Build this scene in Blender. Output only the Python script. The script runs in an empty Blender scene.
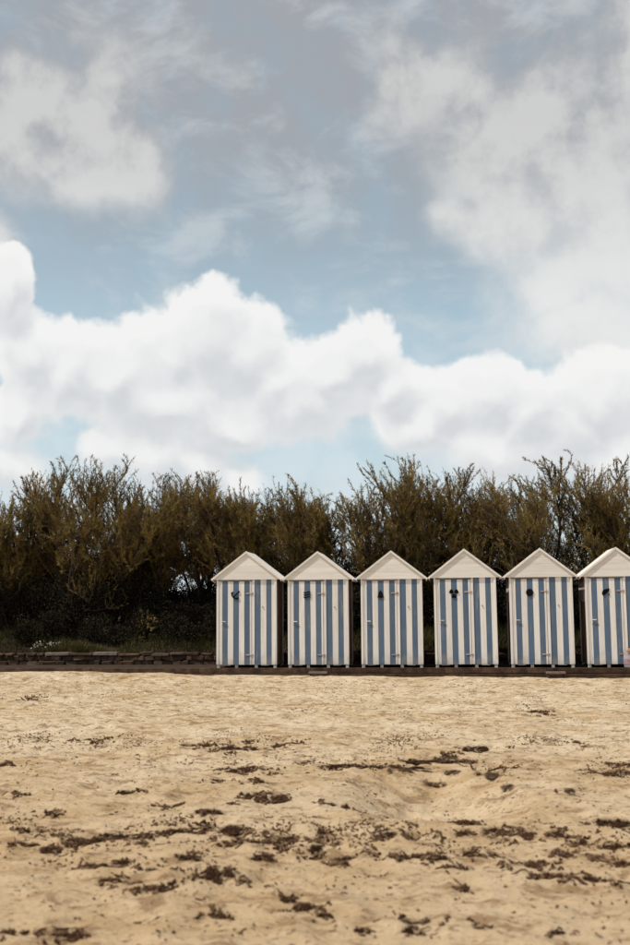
import bpy, bmesh, math, random
import numpy as np
from mathutils import Vector, Matrix

# ------------------------------------------------------------------ camera
SC = bpy.context.scene
COL = SC.collection
IW, IH, FPX = 630.0, 945.0, 1100.0            # photograph's pixels, focal length in pixels
CAM = np.array([4.2728, -24.886, 1.6]); YAW, PIT, ROL = 0.10747, 0.12095, -0.00743
_fw = np.array([-math.sin(YAW)*math.cos(PIT), math.cos(YAW)*math.cos(PIT), math.sin(PIT)])
_r = np.array([math.cos(YAW), math.sin(YAW), 0.0]); _u = np.cross(_r, _fw)
_r2 = _r*math.cos(ROL)+_u*math.sin(ROL); _u2 = -_r*math.sin(ROL)+_u*math.cos(ROL)

def ray(px, py):
    return _fw+_r2*(px-IW/2)/FPX+_u2*(IH/2-py)/FPX

def on_ground(px, py, z=0.0):
    d = ray(px, py); t = (z-CAM[2])/d[2]
    return CAM+d*t, t

def on_plane(px, py, Y):
    d = ray(px, py); t = (Y-CAM[1])/d[1]
    return CAM+d*t

cam = bpy.data.cameras.new('camera'); camo = bpy.data.objects.new('camera', cam); COL.objects.link(camo)
camo.matrix_world = Matrix(((_r2[0], _u2[0], -_fw[0], CAM[0]), (_r2[1], _u2[1], -_fw[1], CAM[1]), (_r2[2], _u2[2], -_fw[2], CAM[2]), (0, 0, 0, 1)))
cam.sensor_fit = 'VERTICAL'; cam.sensor_height = 36.0; cam.sensor_width = 24.0
cam.lens = FPX/IH*36.0; cam.clip_start = 0.05; cam.clip_end = 3000
cam.dof.use_dof = True; cam.dof.focus_distance = 25.0; cam.dof.aperture_fstop = 2.2
SC.camera = camo
SC.cycles.max_bounces = 6; SC.cycles.diffuse_bounces = 3; SC.cycles.transmission_bounces = 3
SC.view_settings.view_transform = 'Standard'; SC.view_settings.look = 'None'
SC.view_settings.exposure = 0.38; SC.view_settings.gamma = 1.0

# ------------------------------------------------------------------ node helper
class NT:
    def __init__(s, tree): s.t = tree; s.n = tree.nodes; s.l = tree.links
    def put(s, sock, v):
        if v is None: return
        if isinstance(v, bpy.types.NodeSocket): s.l.new(v, sock)
        else: sock.default_value = v
    def node(s, typ, props=None, ins=None, out=0):
        n = s.n.new(typ)
        for k, v in (props or {}).items(): setattr(n, k, v)
        for k, v in (ins or {}).items(): s.put(n.inputs[k], v)
        return n.outputs[out] if out is not None else n
    def math(s, op, a, b=None, c=None, clamp=False):
        return s.node('ShaderNodeMath', {'operation': op, 'use_clamp': clamp}, {0: a, 1: b, 2: c})
    def vec(s, op, a, b=None, c=None, out=0):
        return s.node('ShaderNodeVectorMath', {'operation': op}, {0: a, 1: b, 2: c}, out)
    def noise(s, v, scale, detail=4, rough=0.5, dist=0.0, color=False, flat=False):
        return s.node('ShaderNodeTexNoise', {'noise_dimensions': '2D'} if flat else {}, {'Vector': v, 'Scale': scale, 'Detail': detail, 'Roughness': rough, 'Distortion': dist}, 1 if color else 0)
    def ss(s, x, lo, hi, a=0.0, b=1.0):
        return s.node('ShaderNodeMapRange', {'interpolation_type': 'SMOOTHSTEP'}, {'Value': x, 'From Min': lo, 'From Max': hi, 'To Min': a, 'To Max': b})
    def mix(s, f, a, b, mode='MIX'):
        n = s.n.new('ShaderNodeMix'); n.data_type = 'RGBA'; n.blend_type = mode
        s.put(n.inputs[0], f); s.put(n.inputs[6], c4(a)); s.put(n.inputs[7], c4(b))
        return n.outputs[2]

def c4(c):
    return c if isinstance(c, bpy.types.NodeSocket) else (c[0], c[1], c[2], 1.0)

def srgb(r, g, b, k=1.0):
    f = lambda v: ((v/255.0+0.055)/1.055)**2.4 if v > 10 else v/255.0/12.92
    return (f(r)*k, f(g)*k, f(b)*k)

# ------------------------------------------------------------------ sky and sun
SUN_DIR = Vector((-0.46, -0.24, 0.85)).normalized()
SUN_EL = math.asin(SUN_DIR.z); SUN_AZ = math.atan2(SUN_DIR.x, SUN_DIR.y)
SKY_K = 0.1
world = bpy.data.worlds.new('World'); SC.world = world; world.use_nodes = True
w = NT(world.node_tree); w.n.clear()

def sky_p(px, py):                            # direction in the sky, 11 units to the radian
    d = ray(px, py); d = d/np.linalg.norm(d)
    return math.atan2(d[0], d[1])*11, math.asin(d[2])*11

def blob_group(name, blobs, k):               # soft union of round puffs; > 0 inside
    g = bpy.data.node_groups.new(name, 'ShaderNodeTree')
    g.interface.new_socket('P', in_out='INPUT', socket_type='NodeSocketVector')
    g.interface.new_socket('F', in_out='OUTPUT', socket_type='NodeSocketFloat')
    q = NT(g); gi = q.n.new('NodeGroupInput'); go = q.n.new('NodeGroupOutput'); cur = None
    for (px, py, rx, ry) in blobs:
        cx, cy = sky_p(px, py); sx, sy = 100.0/rx, 100.0/ry
        d = q.vec('MULTIPLY_ADD', gi.outputs[0], (sx, sy, 0), (-cx*sx, -cy*sy, 0))
        d = q.vec('LENGTH', d, out=1)
        cur = d if cur is None else q.math('SMOOTH_MIN', cur, d, k)
    q.l.new(q.math('SUBTRACT', 1.0, cur), go.inputs[0])
    return g

CUMULUS = [(206, 338, 62, 60), (165, 352, 58, 52), (245, 350, 58, 50), (280, 380, 50, 44), (118, 376, 56, 48), (70, 372, 44, 48), (28, 352, 48, 44),
           (6, 284, 26, 38), (160, 400, 110, 56), (363, 352, 48, 48), (335, 374, 44, 40), (392, 386, 42, 40), (300, 405, 80, 44), (482, 396, 56, 44), (446, 404, 44, 36), (522, 412, 50, 40),
           (420, 425, 70, 36), (575, 430, 90, 60), (105, 446, 40, 28), (150, 456, 60, 34), (205, 464, 48, 30), (240, 478, 34, 20), (20, 410, 30, 50), (10, 470, 50, 30), (600, 400, 70, 60),
           (230, 425, 70, 36), (500, 445, 90, 44), (610, 460, 80, 60)]
HIGH = [(85, 110, 82, 66), (45, 100, 70, 50), (35, 150, 70, 55), (125, 150, 62, 60), (90, 185, 70, 34), (-20, 250, 40, 40),
        (405, 85, 42, 34), (450, 70, 60, 34), (480, 130, 70, 56), (540, 120, 80, 70), (600, 150, 90, 90), (510, 215, 64, 58), (470, 215, 34, 40), (575, 250, 80, 70), (545, 290, 60, 44),
        (580, 330, 56, 50), (620, 330, 80, 90), (650, 60, 90, 90), (600, 400, 60, 50), (560, 190, 90, 70), (630, 230, 90, 120), (500, 160, 60, 50)]
g_cu = blob_group('cumulus_puffs', CUMULUS, 0.22)
g_hi = blob_group('high_puffs', HIGH, 0.30)
gen = w.node('ShaderNodeTexCoord')
sep = w.node('ShaderNodeSeparateXYZ', {}, {0: gen}, None)
az = w.math('MULTIPLY', w.math('ARCTAN2', sep.outputs[0], sep.outputs[1]), 11.0)
el = w.math('MULTIPLY', w.math('ARCSINE', sep.outputs[2]), 11.0)
P = w.node('ShaderNodeCombineXYZ', {}, {0: az, 1: el})
def warp(amp, scale, detail, seed):
    nz = w.noise(w.vec('ADD', P, (seed, seed*2, 0)), scale, detail, 0.55, color=True, flat=True)
    return w.vec('MULTIPLY_ADD', w.vec('SUBTRACT', nz, (0.5, 0.5, 0.5)), (amp, amp, 0), P)
def grp(g, v):
    n = w.n.new('ShaderNodeGroup'); n.node_tree = g; w.put(n.inputs[0], v); return n.outputs[0]
# a sky that goes on outside the picture with the same broken cloud
cx0, cy0 = sky_p(315, 200)
dd = w.vec('LENGTH', w.vec('MULTIPLY_ADD', P, (1/5.2, 1/4.6, 0), (-cx0/5.2, -cy0/4.6, 0)), out=1)
outside = w.ss(dd, 0.95, 1.5)
broken = w.math('MULTIPLY', w.math('SUBTRACT', w.noise(gen, 3.2, 7, 0.55), 0.46), 3.0)
Pc = warp(0.36, 1.5, 4, 3.1)
Ph = warp(0.8, 0.9, 4, 9.4)
det = w.noise(w.vec('ADD', P, (4.0, 1.0, 0)), 3.0, 6, 0.52, flat=True)
det2 = w.noise(w.vec('ADD', P, (1.0, 7.0, 0)), 1.5, 8, 0.58, flat=True)
def cu_field(off):
    v = w.vec('ADD', Pc, off) if off else Pc
    f = grp(g_cu, v)
    for sc_, am_, sm_ in ((1.5, 0.20, 0.4), (3.6, 0.13, 0.35), (8.5, 0.05, 0.3)):             # cauliflower billows
        vo = w.node('ShaderNodeTexVoronoi', {'feature': 'SMOOTH_F1', 'voronoi_dimensions': '2D'}, {'Vector': v, 'Scale': sc_, 'Smoothness': sm_})
        f = w.math('MULTIPLY_ADD', w.math('SUBTRACT', 0.42, vo), am_*1.3, f)
    return f
f0 = cu_field(None); f1 = cu_field((-0.09, 0.24, 0))
fcu = w.math('ADD', f0, w.math('MULTIPLY', w.math('SUBTRACT', det, 0.5), 0.34))
soft = w.ss(el, sky_p(315, 400)[1], sky_p(315, 475)[1], 0.15, 0.60)
m_cu = w.ss(fcu, -0.06, soft)
lit = w.math('ADD', w.math('MULTIPLY', w.math('SUBTRACT', f0, f1), 1.35), w.math('MULTIPLY', w.math('SUBTRACT', det2, 0.5), 0.8))
rim = w.ss(fcu, 0.10, 0.70, 0.40, 0.0)
lit = w.math('ADD', w.ss(lit, -0.60, 0.70, 0.0, 0.88), rim, clamp=True)
c_cu = w.mix(lit, srgb(187, 190, 193, 1/SKY_K), srgb(217, 217, 216, 1/SKY_K))
fhi = grp(g_hi, Ph)
fhi = w.math('ADD', fhi, w.math('MULTIPLY', w.math('SUBTRACT', det2, 0.5), 0.55))
fhi = w.math('ADD', w.math('MULTIPLY', fhi, w.math('SUBTRACT', 1.0, outside)), w.math('MULTIPLY', broken, outside))
m_hi = w.math('MULTIPLY', w.ss(fhi, -0.34, 0.74), 0.95)
c_hi = w.mix(w.ss(w.math('ADD', det2, w.math('MULTIPLY', fhi, 0.18)), 0.36, 0.74), srgb(150, 153, 157, 1/SKY_K), srgb(184, 185, 184, 1/SKY_K))
veil = w.math('MULTIPLY', w.ss(el, 2.2, 5.0), w.ss(det2, 0.25, 0.6, 0.55, 0.95))
low = w.ss(el, 3.6, 0.6)
nis = w.node('ShaderNodeTexSky', {'sky_type': 'NISHITA', 'sun_disc': False, 'sun_elevation': SUN_EL, 'sun_rotation': SUN_AZ, 'air_density': 1.0, 'dust_density': 2.0, 'ozone_density': 1.5})
blue = w.node('ShaderNodeHueSaturation', {}, {'Hue': 0.464, 'Saturation': 0.70, 'Value': 1.18, 'Fac': 1.0, 'Color': nis})
sky = w.mix(veil, blue, srgb(145, 148, 153, 1/SKY_K))
haze_n = w.math('MULTIPLY', low, w.ss(det2, 0.32, 0.60, 0.25, 0.90))
sky = w.mix(haze_n, sky, srgb(190, 201, 208, 1/SKY_K))
wisp = w.noise(w.vec('MULTIPLY', w.vec('ADD', P, (2.0, 5.0, 0)), (0.8, 1.5, 1)), 1.1, 8, 0.6, 0.3, flat=True)
sky = w.mix(w.ss(wisp, 0.46, 0.74, 0.0, 0.50), sky, srgb(188, 193, 196, 1/SKY_K))
c_hi = w.mix(w.ss(el, sky_p(315, 120)[1], sky_p(315, 340)[1], 0.0, 0.75), c_hi, srgb(214, 215, 214, 1/SKY_K))
sky = w.mix(m_hi, sky, c_hi)
sky = w.mix(w.math('MULTIPLY', m_cu, 0.97), sky, c_cu)
bg = w.node('ShaderNodeBackground', {}, {'Color': sky, 'Strength': SKY_K})
wo = w.n.new('ShaderNodeOutputWorld'); w.l.new(bg, wo.inputs[0])

sun = bpy.data.lights.new('sun', 'SUN'); sun.energy = 3.0; sun.angle = math.radians(2.5); sun.color = (1.0, 0.93, 0.82)
suno = bpy.data.objects.new('sun', sun); COL.objects.link(suno); suno.location = (-20, -20, 40)
suno.rotation_euler = SUN_DIR.to_track_quat('Z', 'Y').to_euler()

# ------------------------------------------------------------------ materials
def material(name):
    m = bpy.data.materials.new(name); m.use_nodes = True
    q = NT(m.node_tree); b = q.n['Principled BSDF']
    return m, q, b

def painted_wood(name, col, worn, grain_axis=2, wear=0.25, rough=0.6):
    m, q, b = material(name)
    co = q.node('ShaderNodeTexCoord', out=3)
    rnd = q.node('ShaderNodeObjectInfo', out=5)
    sc = [26.0, 26.0, 26.0]; sc[grain_axis] = 1.2
    off = q.node('ShaderNodeCombineXYZ', {}, {0: q.math('MULTIPLY', rnd, 37.0), 1: q.math('MULTIPLY', rnd, 11.0), 2: q.math('MULTIPLY', rnd, 23.0)})
    v = q.vec('MULTIPLY_ADD', co, tuple(sc), off)
    g = q.noise(v, 1.0, 5, 0.6, 0.4)
    n = q.noise(q.vec('ADD', co, off), 3.2, 5, 0.6)
    wearm = q.math('MULTIPLY', q.ss(q.math('ADD', q.math('MULTIPLY', g, 0.6), q.math('MULTIPLY', n, 0.5)), 0.50, 0.80), wear)
    tone = q.math('MULTIPLY_ADD', rnd, 0.12, 0.92)
    c = q.mix(wearm, col, worn)
    c = q.mix(q.ss(g, 0.30, 0.70), c, q.mix(1.0, c, (0.88, 0.87, 0.86), 'MULTIPLY'))
    zz = q.node('ShaderNodeSeparateXYZ', {}, {0: co}, None).outputs[2]
    spl = q.math('SUBTRACT', q.math('MULTIPLY_ADD', n, 0.9, -0.18), zz)                               # sand and salt splashed up from the ground
    c = q.mix(q.ss(spl, -0.02, 0.30, 0.0, 0.38), c, (0.36, 0.29, 0.21))
    run = q.noise(q.vec('MULTIPLY_ADD', co, (9.0, 9.0, 0.9), off), 1.0, 6, 0.65)
    c = q.mix(q.ss(run, 0.56, 0.70, 0.0, wear*.8), c, (0.40, 0.36, 0.32))                                 # faded streaks
    h = q.node('ShaderNodeHueSaturation', {}, {'Value': tone, 'Color': c})
    q.put(b.inputs['Base Color'], h); b.inputs['Roughness'].default_value = rough; b.inputs['Specular IOR Level'].default_value = 0.3
    bp = q.node('ShaderNodeBump', {}, {'Strength': 0.35, 'Distance': 0.004, 'Height': g})
    q.put(b.inputs['Normal'], bp)
    return m

def rough_mat(name, ca, cb, scale=8.0, rough=0.9, bump=0.01, detail=6, spec=0.2, rnd=0.25):
    m, q, b = material(name)
    co = q.node('ShaderNodeTexCoord', out=3)
    r = q.node('ShaderNodeObjectInfo', out=5)
    v = q.vec('ADD', co, q.node('ShaderNodeCombineXYZ', {}, {0: q.math('MULTIPLY', r, 31.0), 1: q.math('MULTIPLY', r, 57.0)}))
    n = q.noise(v, scale, detail, 0.62)
    c = q.mix(q.ss(n, 0.3, 0.7), ca, cb)
    c = q.node('ShaderNodeHueSaturation', {}, {'Value': q.math('MULTIPLY_ADD', r, 2*rnd, 1-rnd), 'Color': c})
    q.put(b.inputs['Base Color'], c); b.inputs['Roughness'].default_value = rough; b.inputs['Specular IOR Level'].default_value = spec
    if bump:
        q.put(b.inputs['Normal'], q.node('ShaderNodeBump', {}, {'Strength': 0.6, 'Distance': bump, 'Height': n}))
    return m

def leaf_mat(name, ca, cb, cc, scale=1.6, trans=0.25):
    m, q, b = material(name)
    co = q.node('ShaderNodeTexCoord', out=3)
    n = q.noise(co, scale, 4, 0.6); n2 = q.noise(co, 23.0, 2, 0.5)
    c = q.mix(q.ss(n, 0.36, 0.62), ca, cb)
    c = q.mix(q.ss(n2, 0.45, 0.70), c, cc)
    q.put(b.inputs['Base Color'], c); b.inputs['Roughness'].default_value = 0.75; b.inputs['Specular IOR Level'].default_value = 0.15
    t = q.node('ShaderNodeBsdfTranslucent', {}, {'Color': c})
    mx = q.node('ShaderNodeMixShader', {}, {0: trans, 1: b.outputs[0], 2: t})
    q.put(q.n['Material Output'].inputs[0], mx)
    return m

M = {}
M['white'] = painted_wood('white_paint', (0.785, 0.757, 0.730), (0.50, 0.45, 0.40), 2, 0.30)
M['white_h'] = painted_wood('white_paint_boards', (0.79, 0.755, 0.705), (0.66, 0.60, 0.53), 0, 0.14)
M['blue'] = painted_wood('blue_paint', (0.092, 0.143, 0.220), (0.21, 0.245, 0.305), 2, 0.45)
M['side'] = painted_wood('brown_side_boards', (0.36, 0.245, 0.20), (0.44, 0.33, 0.28), 2, 0.5)  # plain brown for side boards, floor and backing
M['side_pale'] = painted_wood('sunlit_band_tone', (0.62, 0.55, 0.56), (0.45, 0.38, 0.37), 1, 0.4)  # sunlight on the upper side wall, put into a paler colour
M['rust'] = rough_mat('rusty_metal', (0.34, 0.23, 0.18), (0.46, 0.35, 0.29), 40, 0.6, 0.001)
M['metal'] = rough_mat('pale_metal', (0.50, 0.44, 0.40), (0.62, 0.57, 0.53), 30, 0.4, 0.0, spec=0.5)
M['black'] = rough_mat('black_paint', (0.005, 0.005, 0.006), (0.009, 0.008, 0.010), 20, 0.9, 0.0, spec=0.05)
M['timber'] = rough_mat('edging_timber', (0.030, 0.018, 0.013), (0.095, 0.058, 0.037), 5, 0.95, 0.006)
M['timber_pale'] = rough_mat('weathered_plank', (0.16, 0.115, 0.10), (0.25, 0.19, 0.165), 9, 0.9, 0.004)
M['earth'] = rough_mat('dark_earth', (0.028, 0.018, 0.012), (0.06, 0.040, 0.027), 5, 1.0, 0.02, rnd=0.0)
M['stone_a'] = rough_mat('dark_stone', (0.030, 0.020, 0.015), (0.085, 0.055, 0.038), 9, 0.9, 0.012)
M['stone_b'] = rough_mat('brown_stone', (0.055, 0.033, 0.022), (0.12, 0.075, 0.048), 9, 0.9, 0.012)
M['stone_c'] = rough_mat('pale_stone', (0.12, 0.090, 0.074), (0.21, 0.168, 0.144), 12, 0.9, 0.006, rnd=0.1)
M['leaf'] = leaf_mat('tamarisk_leaf', (0.056, 0.042, 0.014), (0.310, 0.220, 0.060), (0.185, 0.120, 0.056))  # broad pale olive noise patches put lit highlights into the leaf colour
M['twig'] = rough_mat('twig_bark', (0.075, 0.046, 0.036), (0.155, 0.098, 0.078), 12, 0.9, 0.0)
M['bark'] = rough_mat('trunk_bark', (0.020, 0.014, 0.011), (0.045, 0.031, 0.025), 14, 0.95, 0.01)
M['dark_leaf'] = leaf_mat('shaded_shrub_leaf', (0.013, 0.011, 0.006), (0.030, 0.024, 0.011), (0.020, 0.015, 0.009), trans=0.12)  # near-black leaf colour carries the shade beneath the tree crowns
M['lit_leaf'] = leaf_mat('sunlit_leaf_tone', (0.10, 0.085, 0.022), (0.20, 0.155, 0.05), (0.26, 0.19, 0.09), 5.0)  # sunlight on a patch of leaves, put into a lighter leaf colour
M['grass'] = leaf_mat('grass_blade', (0.026, 0.028, 0.009), (0.085, 0.078, 0.024), (0.11, 0.085, 0.036), 0.9, 0.15)
M['petal'] = rough_mat('white_petal', (0.36, 0.33, 0.27), (0.50, 0.46, 0.40), 20, 0.8, 0.0)
M['weed'] = rough_mat('dry_seaweed', (0.030, 0.014, 0.009), (0.100, 0.052, 0.029), 14, 1.0, 0.0, spec=0.05, rnd=0.3)
M['weed_pale'] = rough_mat('bleached_seaweed', (0.075, 0.042, 0.023), (0.17, 0.105, 0.060), 14, 0.9, 0.0, rnd=0.2)
M['pink'] = rough_mat('bag_canvas', (0.30, 0.26, 0.29), (0.44, 0.39, 0.41), 14, 0.9, 0.002)
M['red'] = rough_mat('bag_pattern', (0.26, 0.15, 0.17), (0.40, 0.33, 0.35), 22, 0.9, 0.0)
M['orange'] = rough_mat('orange_towel', (0.36, 0.15, 0.06), (0.46, 0.22, 0.11), 10, 0.95, 0.004)

def sand_mat():
    m, q, b = material('sand')
    co = q.node('ShaderNodeTexCoord', out=3)
    big = q.noise(co, 0.55, 6, 0.6)
    mid = q.noise(q.vec('MULTIPLY', co, (1.6, 3.2, 1)), 1.6, 7, 0.65)
    fine = q.noise(co, 38.0, 4, 0.7)
    spk = q.noise(q.vec('ADD', co, (5, 9, 0)), 22.0, 3, 0.6)
    c = q.mix(q.ss(mid, 0.34, 0.64), (0.385, 0.268, 0.142), (0.600, 0.482, 0.335))
    c = q.mix(q.ss(big, 0.40, 0.62, 0.0, 0.60), c, (0.660, 0.557, 0.415))
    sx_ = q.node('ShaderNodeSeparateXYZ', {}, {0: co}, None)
    vignette = q.ss(q.math('ADD', sx_.outputs[1], q.math('MULTIPLY', big, 6.0)), -4.0, -17.0, 0.0, 0.62)     # lens vignette painted into the sand: darker and browner seaward
    c = q.mix(vignette, c, (0.405, 0.275, 0.147))
    smu = q.noise(q.vec('MULTIPLY', q.vec('ADD', co, (3, 1, 0)), (1.5, 2.2, 1)), 1.9, 10, 0.74)
    c = q.mix(q.ss(smu, 0.50, 0.61, 0.0, 0.85), c, (0.225, 0.140, 0.072))
    c = q.mix(q.ss(fine, 0.30, 0.70, 0.25, 0.0), c, (0.20, 0.13, 0.07))
    c = q.mix(q.ss(spk, 0.575, 0.66, 0.0, 0.75), c, (0.12, 0.070, 0.036))
    q.put(b.inputs['Base Color'], c); b.inputs['Roughness'].default_value = 0.95; b.inputs['Specular IOR Level'].default_value = 0.15
    h = q.math('ADD', q.math('MULTIPLY', mid, 0.6), q.math('MULTIPLY', q.noise(co, 14.0, 6, 0.65), 0.5))
    q.put(b.inputs['Normal'], q.node('ShaderNodeBump', {}, {'Strength': 0.9, 'Distance': 0.05, 'Height': h}))
    return m
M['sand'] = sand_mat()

# ------------------------------------------------------------------ mesh helpers
def link(name, me, mats=None, parent=None):
    o = bpy.data.objects.new(name, me); COL.objects.link(o)
    if mats:
        for mm in (mats if isinstance(mats, (list, tuple)) else [mats]): me.materials.append(M[mm])
    if parent: o.parent = parent
    return o

def thing(name, label, cat, loc=(0, 0, 0), rz=0.0, group=None):
    o = bpy.data.objects.new(name, None); COL.objects.link(o); o.empty_display_size = 0.2
    o.location = loc; o.rotation_euler = (0, 0, rz)
    return tag(o, label, cat, group)

def tag(o, label=None, cat=None, group=None, kind=None):
    if label: o['label'] = label
    if cat: o['category'] = cat
    if group: o['group'] = group
    if kind: o['kind'] = kind
    return o

def box_mesh(name, x0, x1, y0, y1, z0, z1, bevel=0.004, jitter=0.0, rng=None):
    bm = bmesh.new(); bmesh.ops.create_cube(bm, size=1.0)
    for v in bm.verts:
        v.co = Vector((x0+(v.co.x+.5)*(x1-x0), y0+(v.co.y+.5)*(y1-y0), z0+(v.co.z+.5)*(z1-z0)))
        if jitter: v.co += Vector((rng.uniform(-1, 1), rng.uniform(-1, 1), rng.uniform(-1, 1)))*jitter
    if bevel: bmesh.ops.bevel(bm, geom=bm.edges[:], offset=bevel, segments=1, affect='EDGES')
    me = bpy.data.meshes.new(name); bm.to_mesh(me); bm.free(); return me

def box(name, x0, x1, y0, y1, z0, z1, mat, parent, bevel=0.004):
    return link(name, box_mesh(name, x0, x1, y0, y1, z0, z1, bevel), mat, parent)

def prism(name, poly, y0, y1, mat, parent):
    """outline poly in x,z extruded along y"""
    n = len(poly)
    vs = [(x, y0, z) for x, z in poly]+[(x, y1, z) for x, z in poly]
    fs = [tuple(range(n)), tuple(range(2*n-1, n-1, -1))]+[(i, i+n, (i+1) % n+n, (i+1) % n) for i in range(n)]
    me = bpy.data.meshes.new(name); me.from_pydata(vs, [], fs)
    bm = bmesh.new(); bm.from_mesh(me); bmesh.ops.recalc_face_normals(bm, faces=bm.faces[:]); bm.to_mesh(me); bm.free()
    return link(name, me, mat, parent)

def np_mesh(name, V, F, mi=None):
    """V (n,3), F (m,k) numpy -> mesh"""
    me = bpy.data.meshes.new(name); k = F.shape[1]
    me.vertices.add(len(V)); me.vertices.foreach_set('co', np.ascontiguousarray(V, np.float32).ravel())
    me.loops.add(F.size); me.loops.foreach_set('vertex_index', np.ascontiguousarray(F, np.int32).ravel())
    me.polygons.add(len(F)); me.polygons.foreach_set('loop_start', np.arange(0, F.size, k, dtype=np.int32))
    try: me.polygons.foreach_set('loop_total', np.full(len(F), k, np.int32))
    except Exception: pass
    if mi is not None: me.polygons.foreach_set('material_index', np.ascontiguousarray(mi, np.int32))
    me.update(calc_edges=True); me.validate(); return me

_T = np.random.default_rng(5).random((256, 256))
def vnoise(x, y):
    xi = np.floor(x).astype(int); yi = np.floor(y).astype(int); fx = x-xi; fy = y-yi
    fx = fx*fx*(3-2*fx); fy = fy*fy*(3-2*fy); a = xi & 255; b = yi & 255; c = (xi+1) & 255; d = (yi+1) & 255
    return (_T[a, b]*(1-fx)+_T[c, b]*fx)*(1-fy)+(_T[a, d]*(1-fx)+_T[c, d]*fx)*fy
def fbm(x, y, o=4):
    s = 0; a = 0.5
    for i in range(o): s = s+a*vnoise(x*2**i+17.3*i, y*2**i+9.1*i); a *= 0.5
    return s

# ------------------------------------------------------------------ sand
PIT_C, _ = on_ground(438, 793)
def sand_z(x, y):
    x = np.asarray(x, float); y = np.asarray(y, float)
    near = np.clip((y+24)/24.0, 0, 1)
    far_fade = 1/(1+np.maximum(0, np.hypot(x-2, y+12)-40)/20)
    h = 0.10*(fbm(x*0.35+3, y*0.35+8, 3)-0.45)
    h = h+0.055*(fbm(x*1.5+40, y*1.2, 4)-0.45)
    d = fbm(x*4.2+11, y*3.4+60, 3)
    h = h+0.062*(np.abs(d-0.44)-0.08)+0.036*(vnoise(x*9+70, y*8)-0.5)+0.020*(vnoise(x*19+70, y*17)-0.5)
    cs = 0.42; cx_ = np.floor(x/cs); cy_ = np.floor(y/cs); ft = np.zeros_like(x)             # old footprints all over the beach
    for i_ in (-1, 0, 1):
        for j_ in (-1, 0, 1):
            a_ = (cx_+i_).astype(int); b_ = (cy_+j_).astype(int)
            r1 = _T[a_ & 255, b_ & 255]; r2 = _T[(a_*7+3) & 255, (b_*5+11) & 255]; r3 = _T[(a_*3+50) & 255, (b_*11+7) & 255]
            ux = x-(cx_+i_+.15+.7*r1)*cs; uy = y-(cy_+j_+.15+.7*r2)*cs; th_ = r3*6.2832
            q_ = np.hypot((ux*np.cos(th_)+uy*np.sin(th_))/.135, (-ux*np.sin(th_)+uy*np.cos(th_))/.062)
            ft = ft+np.where(r2 > .42, (.5+r1)*(-np.exp(-q_**2*1.2)+.45*np.exp(-((q_-1.6)/.5)**2)), 0)
    h = h+0.026*ft*np.clip((fbm(x*.5+9, y*.5+2, 2)-.18)*4, 0, 1)
    r = np.hypot((x-PIT_C[0])/0.62, (y-PIT_C[1])/0.95)
    h = h-0.30*np.exp(-r**2.6*1.1)*(0.8+0.4*vnoise(x*5, y*4))+0.02*np.exp(-((r-1.5)/0.4)**2)
    pile = np.interp(x, [-9, -5.7, -3.3, -0.66, 3.5, 6.9, 12], [0.15, 0.155, 0.15, 0.085, 0.045, 0.02, 0.02])
    pile = pile+0.075*(fbm(x*1.1+21, y*0.4+4, 3)-.42)*np.clip((y+1.6)/1.0, 0, 1)
    tt = np.clip((y+2.2)/1.9, 0, 1); tt = tt*tt*(3-2*tt)
    calm = 1-0.75*np.clip((y+0.9)/0.6, 0, 1)
    return h*far_fade*calm+pile*tt*1.0
def axis(lo, hi, step, far):
    a = [np.arange(lo, hi, step)]
    out = []; v = hi; s = step
    while v < far: out.append(v); s *= 1.25; v += s
    out.append(far)
    neg = []; v = lo; s = step
    while v > -far: s *= 1.25; v -= s; neg.append(v)
    return np.concatenate([np.array(neg[::-1]), a[0], np.array(out)])
xs = axis(-9.0, 11.0, 0.045, 600.0)
ys = np.concatenate([axis(-22.0, 0.2, 0.045, 600.0)]); ys = ys[ys < 0.25]
GX, GY = np.meshgrid(xs, ys); GZ = sand_z(GX, GY)
nx, ny = len(xs), len(ys)
idx = np.arange(nx*ny).reshape(ny, nx)
F = np.stack([idx[:-1, :-1], idx[:-1, 1:], idx[1:, 1:], idx[1:, :-1]], -1).reshape(-1, 4)
me = np_mesh('sand', np.stack([GX, GY, GZ], -1).reshape(-1, 3), F)
me.polygons.foreach_set('use_smooth', np.ones(len(F), bool))
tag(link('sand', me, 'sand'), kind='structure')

# ------------------------------------------------------------------ terrace, bank
TZ = 0.235
tag(link('terrace', box_mesh('terrace', -60, 60, -0.19, 1.95, -0.30, TZ-0.012, 0), 'earth'), kind='structure')
def bank_z(x, y):
    x = np.asarray(x, float); y = np.asarray(y, float)
    t = np.clip((y-1.86)/3.2, 0, 1); t = t**0.8
    return 0.46+0.75*t+0.16*(fbm(x*0.9+5, y*0.9, 3)-0.45)*np.clip((y-1.9)*2, 0, 1)
xs = axis(-12.0, 14.0, 0.25, 600.0)
ys = np.concatenate([np.arange(1.86, 8, 0.2), np.geomspace(8.2, 800, 40)])
GX, GY = np.meshgrid(xs, ys); GZ = bank_z(GX, GY); GZ[0] = -0.3; GY[0] = 1.855
nx, ny = len(xs), len(ys); idx = np.arange(nx*ny).reshape(ny, nx)
F = np.stack([idx[:-1, :-1], idx[:-1, 1:], idx[1:, 1:], idx[1:, :-1]], -1).reshape(-1, 4)
me = np_mesh('bank', np.stack([GX, GY, GZ], -1).reshape(-1, 3), F)
tag(link('earth_bank', me, 'earth'), kind='structure')

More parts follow.
